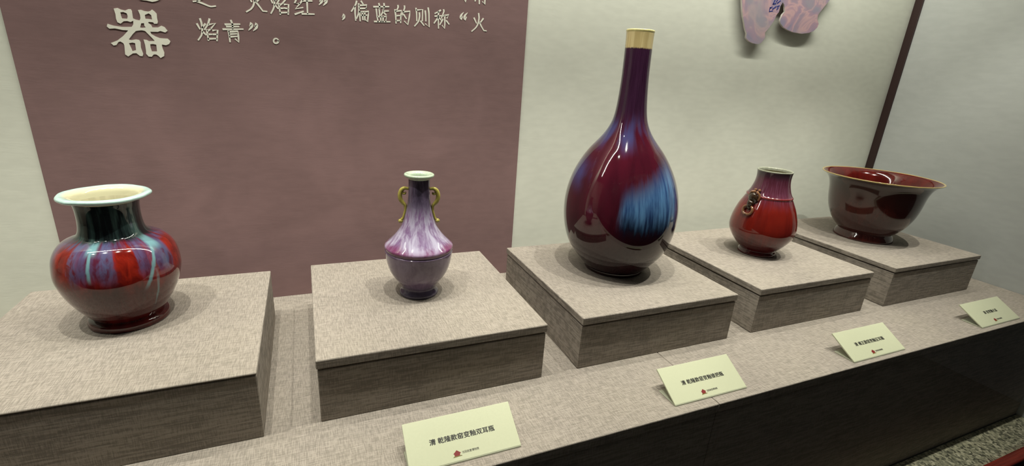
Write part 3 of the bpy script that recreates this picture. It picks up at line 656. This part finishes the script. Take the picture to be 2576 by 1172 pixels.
# ------------------------------------------------------------------ tall long-necked bottle
v3 = tag(empty('long_necked_bottle', (0.1605, -0.2880, 0.1186)), 'tall plum-red bottle with long neck, cream mouth and blue glaze patch', 'bottle')
sv = Vector((0.8, -0.598)) * -0.0225
shear3 = (sv.x, sv.y)
b3 = [(0.0725, 0.0085), (0.0790, 0.0145), (0.0916, 0.028), (0.1047, 0.044), (0.1160, 0.060), (0.1239, 0.076), (0.1292, 0.092), (0.1330, 0.108), (0.1355, 0.124), (0.1368, 0.140), (0.1370, 0.156), (0.1362, 0.172),
      (0.1342, 0.188), (0.1311, 0.204), (0.1267, 0.220), (0.1212, 0.236), (0.1142, 0.252), (0.1057, 0.268), (0.0960, 0.284), (0.0845, 0.300), (0.0709, 0.316), (0.0580, 0.332), (0.0480, 0.348), (0.0410, 0.364), (0.0370, 0.380),
      (0.0347, 0.396), (0.0332, 0.412), (0.0320, 0.428), (0.0311, 0.444), (0.0304, 0.460), (0.0300, 0.480), (0.0298, 0.510), (0.0299, 0.540), (0.0305, 0.5560)]
lathe('body', [(p.x, p.y) for p in spline(b3, 3)], M_V3, v3, 160, shear3)
lathe('foot_ring', [(0.0, 0.003), (0.062, 0.003), (0.065, 0.0), (0.0715, 0.0), (0.0732, 0.0025), (0.0728, 0.007), (0.0725, 0.0088)], M_V3, v3, 112, shear3)
lathe('rim', [(p.x, p.y) for p in spline([(0.0305, 0.5555), (0.0312, 0.5585), (0.0308, 0.5605), (0.0290, 0.5612), (0.0272, 0.5602), (0.0266, 0.557)], 4)], M_V3RIM, v3, 112, shear3)
lathe('inner_wall', [(p.x, p.y) for p in spline([(0.0266, 0.5575), (0.0260, 0.52), (0.0262, 0.46), (0.0300, 0.40), (0.045, 0.34), (0.09, 0.28), (0.125, 0.19), (0.120, 0.09), (0.06, 0.02), (0.0, 0.016)], 3)], M_INDARK, v3, 96, shear3)

# ------------------------------------------------------------------ red pear-shaped vase with beast ears
v4 = tag(empty('pear_vase', (0.6584, -0.2944, 0.1192)), 'small red pear-shaped vase with purple neck and brown beast-head ears', 'vase')
b4 = [(0.0465, 0.0130), (0.0500, 0.0165), (0.0605, 0.0265), (0.0745, 0.044), (0.0838, 0.060), (0.0872, 0.072), (0.0878, 0.082), (0.0870, 0.092), (0.0842, 0.108), (0.0796, 0.124), (0.0738, 0.140), (0.0660, 0.156), (0.0598, 0.1685)]
b4r = [(0.0598, 0.1685), (0.0604, 0.1700), (0.0602, 0.1735), (0.0584, 0.1748)]
b4u = [(0.0584, 0.1748), (0.0560, 0.178), (0.0511, 0.188), (0.0463, 0.204), (0.0444, 0.216), (0.0440, 0.224), (0.0446, 0.234), (0.0456, 0.2405)]
lathe('body', [(p.x, p.y) for L in (spline(b4, 4), spline(b4r, 3)[1:], spline(b4u, 4)[1:]) for p in L], M_V4, v4, 128)
lathe('foot_ring', [(p.x, p.y) for p in spline([(0.0, 0.003), (0.041, 0.003), (0.043, 0.0), (0.0500, 0.0), (0.0512, 0.0025), (0.0500, 0.0075), (0.0470, 0.0110), (0.0465, 0.0132)], 3)], M_V4, v4)
lathe('rim', [(p.x, p.y) for p in spline([(0.0456, 0.2402), (0.0462, 0.2425), (0.0450, 0.2440), (0.0430, 0.2436), (0.0415, 0.2415), (0.0408, 0.236)], 4)], M_V4RIM, v4)
lathe('inner_wall', [(p.x, p.y) for p in spline([(0.0408, 0.2365), (0.0398, 0.222), (0.0420, 0.204), (0.053, 0.175), (0.074, 0.13), (0.081, 0.085), (0.065, 0.04), (0.03, 0.018), (0.0, 0.016)], 3)], M_INDARK, v4)
def beast(deg):
    a = math.radians(deg)
    ro, tn = Vector((math.cos(a), math.sin(a), 0)), Vector((-math.sin(a), math.cos(a), 0))
    F = lambda r, t, z: tuple(ro * r + tn * t + Vector((0, 0, z)))
    q = Matrix.Rotation(a, 3, 'Z').to_quaternion() @ Matrix.Rotation(math.radians(24), 3, 'Y').to_quaternion()
    e = blob('beast_ear', F(0.0650, 0, 0.1640), (0.0115, 0.0135, 0.0200), M_V4BEAST, v4, q, 0.14, 40)
    blob('snout', F(0.0745, 0.000, 0.1530), (0.0095, 0.0092, 0.0100), M_V4BEAST, e, q, 0.2, 70)
    blob('brow', F(0.0715, 0.000, 0.1740), (0.0055, 0.0070, 0.0042), M_V4CURL, e, q, 0.25, 90)
    for s in (-1, 1):
        tube('horn', [F(0.0600, s * 0.0030, 0.1845), F(0.0660, s * 0.0085, 0.1835), F(0.0640, s * 0.0140, 0.1780), F(0.0640, s * 0.0155, 0.1700), F(0.0660, s * 0.0145, 0.1620)], [0.0036, 0.0036, 0.0034, 0.0030, 0.0020], M_V4CURL, e, 10, 5)
        blob('horn_tip', F(0.0565, s * 0.0060, 0.1890), (0.0042, 0.0044, 0.0040), M_V4CURL, e, q, 0.2, 80)
        # scrolls curling back under the jaw against the shoulder
        tube('scroll', [F(0.0760, s * 0.0050, 0.1450), F(0.0790, s * 0.0115, 0.1420), F(0.0800, s * 0.0140, 0.1350), F(0.0815, s * 0.0120, 0.1275), F(0.0835, s * 0.0060, 0.1225), F(0.0845, s * 0.0005, 0.1235)], [0.0030, 0.0034, 0.0036, 0.0036, 0.0034, 0.0028], M_V4CURL, e, 10, 5)
    blob('jaw', F(0.0755, 0, 0.1425), (0.0066, 0.0078, 0.0095), M_V4BEAST, e, q, 0.15, 60)
beast(-176); beast(4)

# ------------------------------------------------------------------ wide flaring bowl
v5 = tag(empty('flared_bowl', (1.1852, -0.2707, 0.1206)), 'wide dark oxblood bowl with flaring rim and red inside', 'bowl')
b5 = [(0.0770, 0.0240), (0.0815, 0.0290), (0.0890, 0.0365), (0.0970, 0.0465), (0.1063, 0.060), (0.1142, 0.076), (0.1205, 0.092), (0.1248, 0.108), (0.1280, 0.124), (0.1304, 0.140), (0.1326, 0.156), (0.1361, 0.172), (0.1420, 0.187), (0.1510, 0.1985), (0.1615, 0.2055)]
lathe('body', [(p.x, p.y) for p in spline(b5, 4)], M_V5, v5, 144)
lathe('foot_ring', [(p.x, p.y) for p in spline([(0.0, 0.006), (0.072, 0.006), (0.076, 0.0), (0.0840, 0.0), (0.0858, 0.0025), (0.0850, 0.008), (0.0815, 0.0160), (0.0785, 0.0210), (0.0770, 0.0243)], 3)], M_V5, v5)
lathe('rim', [(p.x, p.y) for p in spline([(0.1615, 0.2052), (0.1645, 0.2066), (0.1658, 0.2084), (0.1648, 0.2098), (0.1622, 0.2096), (0.1600, 0.2086)], 4)], M_V5RIM, v5, 144)
lathe('inner_wall', [(p.x, p.y) for p in spline([(0.1600, 0.2086), (0.1530, 0.2045), (0.1440, 0.1970), (0.1360, 0.1850), (0.1300, 0.165), (0.1265, 0.140), (0.1215, 0.112), (0.112, 0.082), (0.094, 0.052), (0.06, 0.032), (0.0, 0.026)], 4)], M_V5IN, v5, 144)

# ------------------------------------------------------------------ name cards
CA = math.atan2(0.038, 0.064)
ca, sa = math.cos(CA), math.sin(CA)
def name_card(x0, x1, y, text, label, L=0.0735):
    W = x1 - x0
    c = tag(empty('name_card', ((x0 + x1) / 2, y, 0.0)), label, 'name card', 'name cards on the counter')
    bm = bmesh.new(); bm_box(bm, -W / 2, W / 2, 0.0, L, -0.0032, 0.0)
    me = finish(bm, 'card_face', False, 0.0007, 2)
    p = link('card_face', me, M_CARD, c, (0, 0, 0.0032)); p.rotation_euler = (CA, 0, 0)
    bm = bmesh.new(); bm_box(bm, -W / 2, W / 2, -0.0010, 0.047, 0.0, 0.0026)
    link('base_plate', finish(bm, 'base_plate', False, 0.0005, 1), M_ACRYL, c, (0, 0, 0.0002))
    def on(o, u, v):
        o.location = (u, v * ca - 0.0002 * sa, 0.0032 + v * sa + 0.0002 * ca); o.rotation_euler = (CA, 0, 0)
    t, wd = text_mesh('title_text', text, 0.0100, M_INK, c, 0.00022)
    want = 0.1075 if len(text) > 8 else 0.067
    t.scale = (want / wd, 0.98, 1); on(t, 0.0, 0.0365)
    # little pavilion emblem
    def poly(name, pts, mat, par):
        bm = bmesh.new(); f = bm.faces.new([bm.verts.new((a, b, 0.00012)) for a, b in pts])
        r = bmesh.ops.extrude_face_region(bm, geom=[f])
        for v in r['geom']:
            if isinstance(v, bmesh.types.BMVert): v.co.z = -0.00005
        return link(name, finish(bm, name), mat, par)
    lg = poly('emblem', [(-0.0046, -0.0026), (0.0038, -0.0026), (0.0046, 0.0004), (0.0062, 0.0010), (0.0030, 0.0034), (0.0, 0.0058), (-0.0030, 0.0034), (-0.0062, 0.0010), (-0.0046, 0.0004)], M_REDINK, c)
    on(lg, -0.0148, 0.0105)
    pl = poly('emblem_base', [(-0.0075, -0.0042), (0.0075, -0.0036), (0.0060, -0.0027), (-0.0050, -0.0027)], M_OLIVEINK, lg)
    s, wd = text_mesh('museum_name', '沈阳故宫博物院', 0.0042, M_GREYINK, c, 0.0)
    s.scale = (0.0275 / wd, 1.0, 1); on(s, 0.0070, 0.0115)
    return c
name_card(-0.4340, -0.2535, -0.6655, '清 乾隆款窑变釉双耳瓶', 'name card nearest the camera, in front of the lavender eared vase')
name_card(0.0623, 0.2452, -0.6665, '清 乾隆款窑变釉锥把瓶', 'name card across the counter seam, in front of the tall plum bottle')
name_card(0.5683, 0.7590, -0.6755, '清 雍正款窑变釉豆耳瓶', 'name card in front of the red pear-shaped vase')
name_card(1.1065, 1.3045, -0.6735, '清 窑变釉大盆', 'name card with the shortest title, at the far right before the bowl')
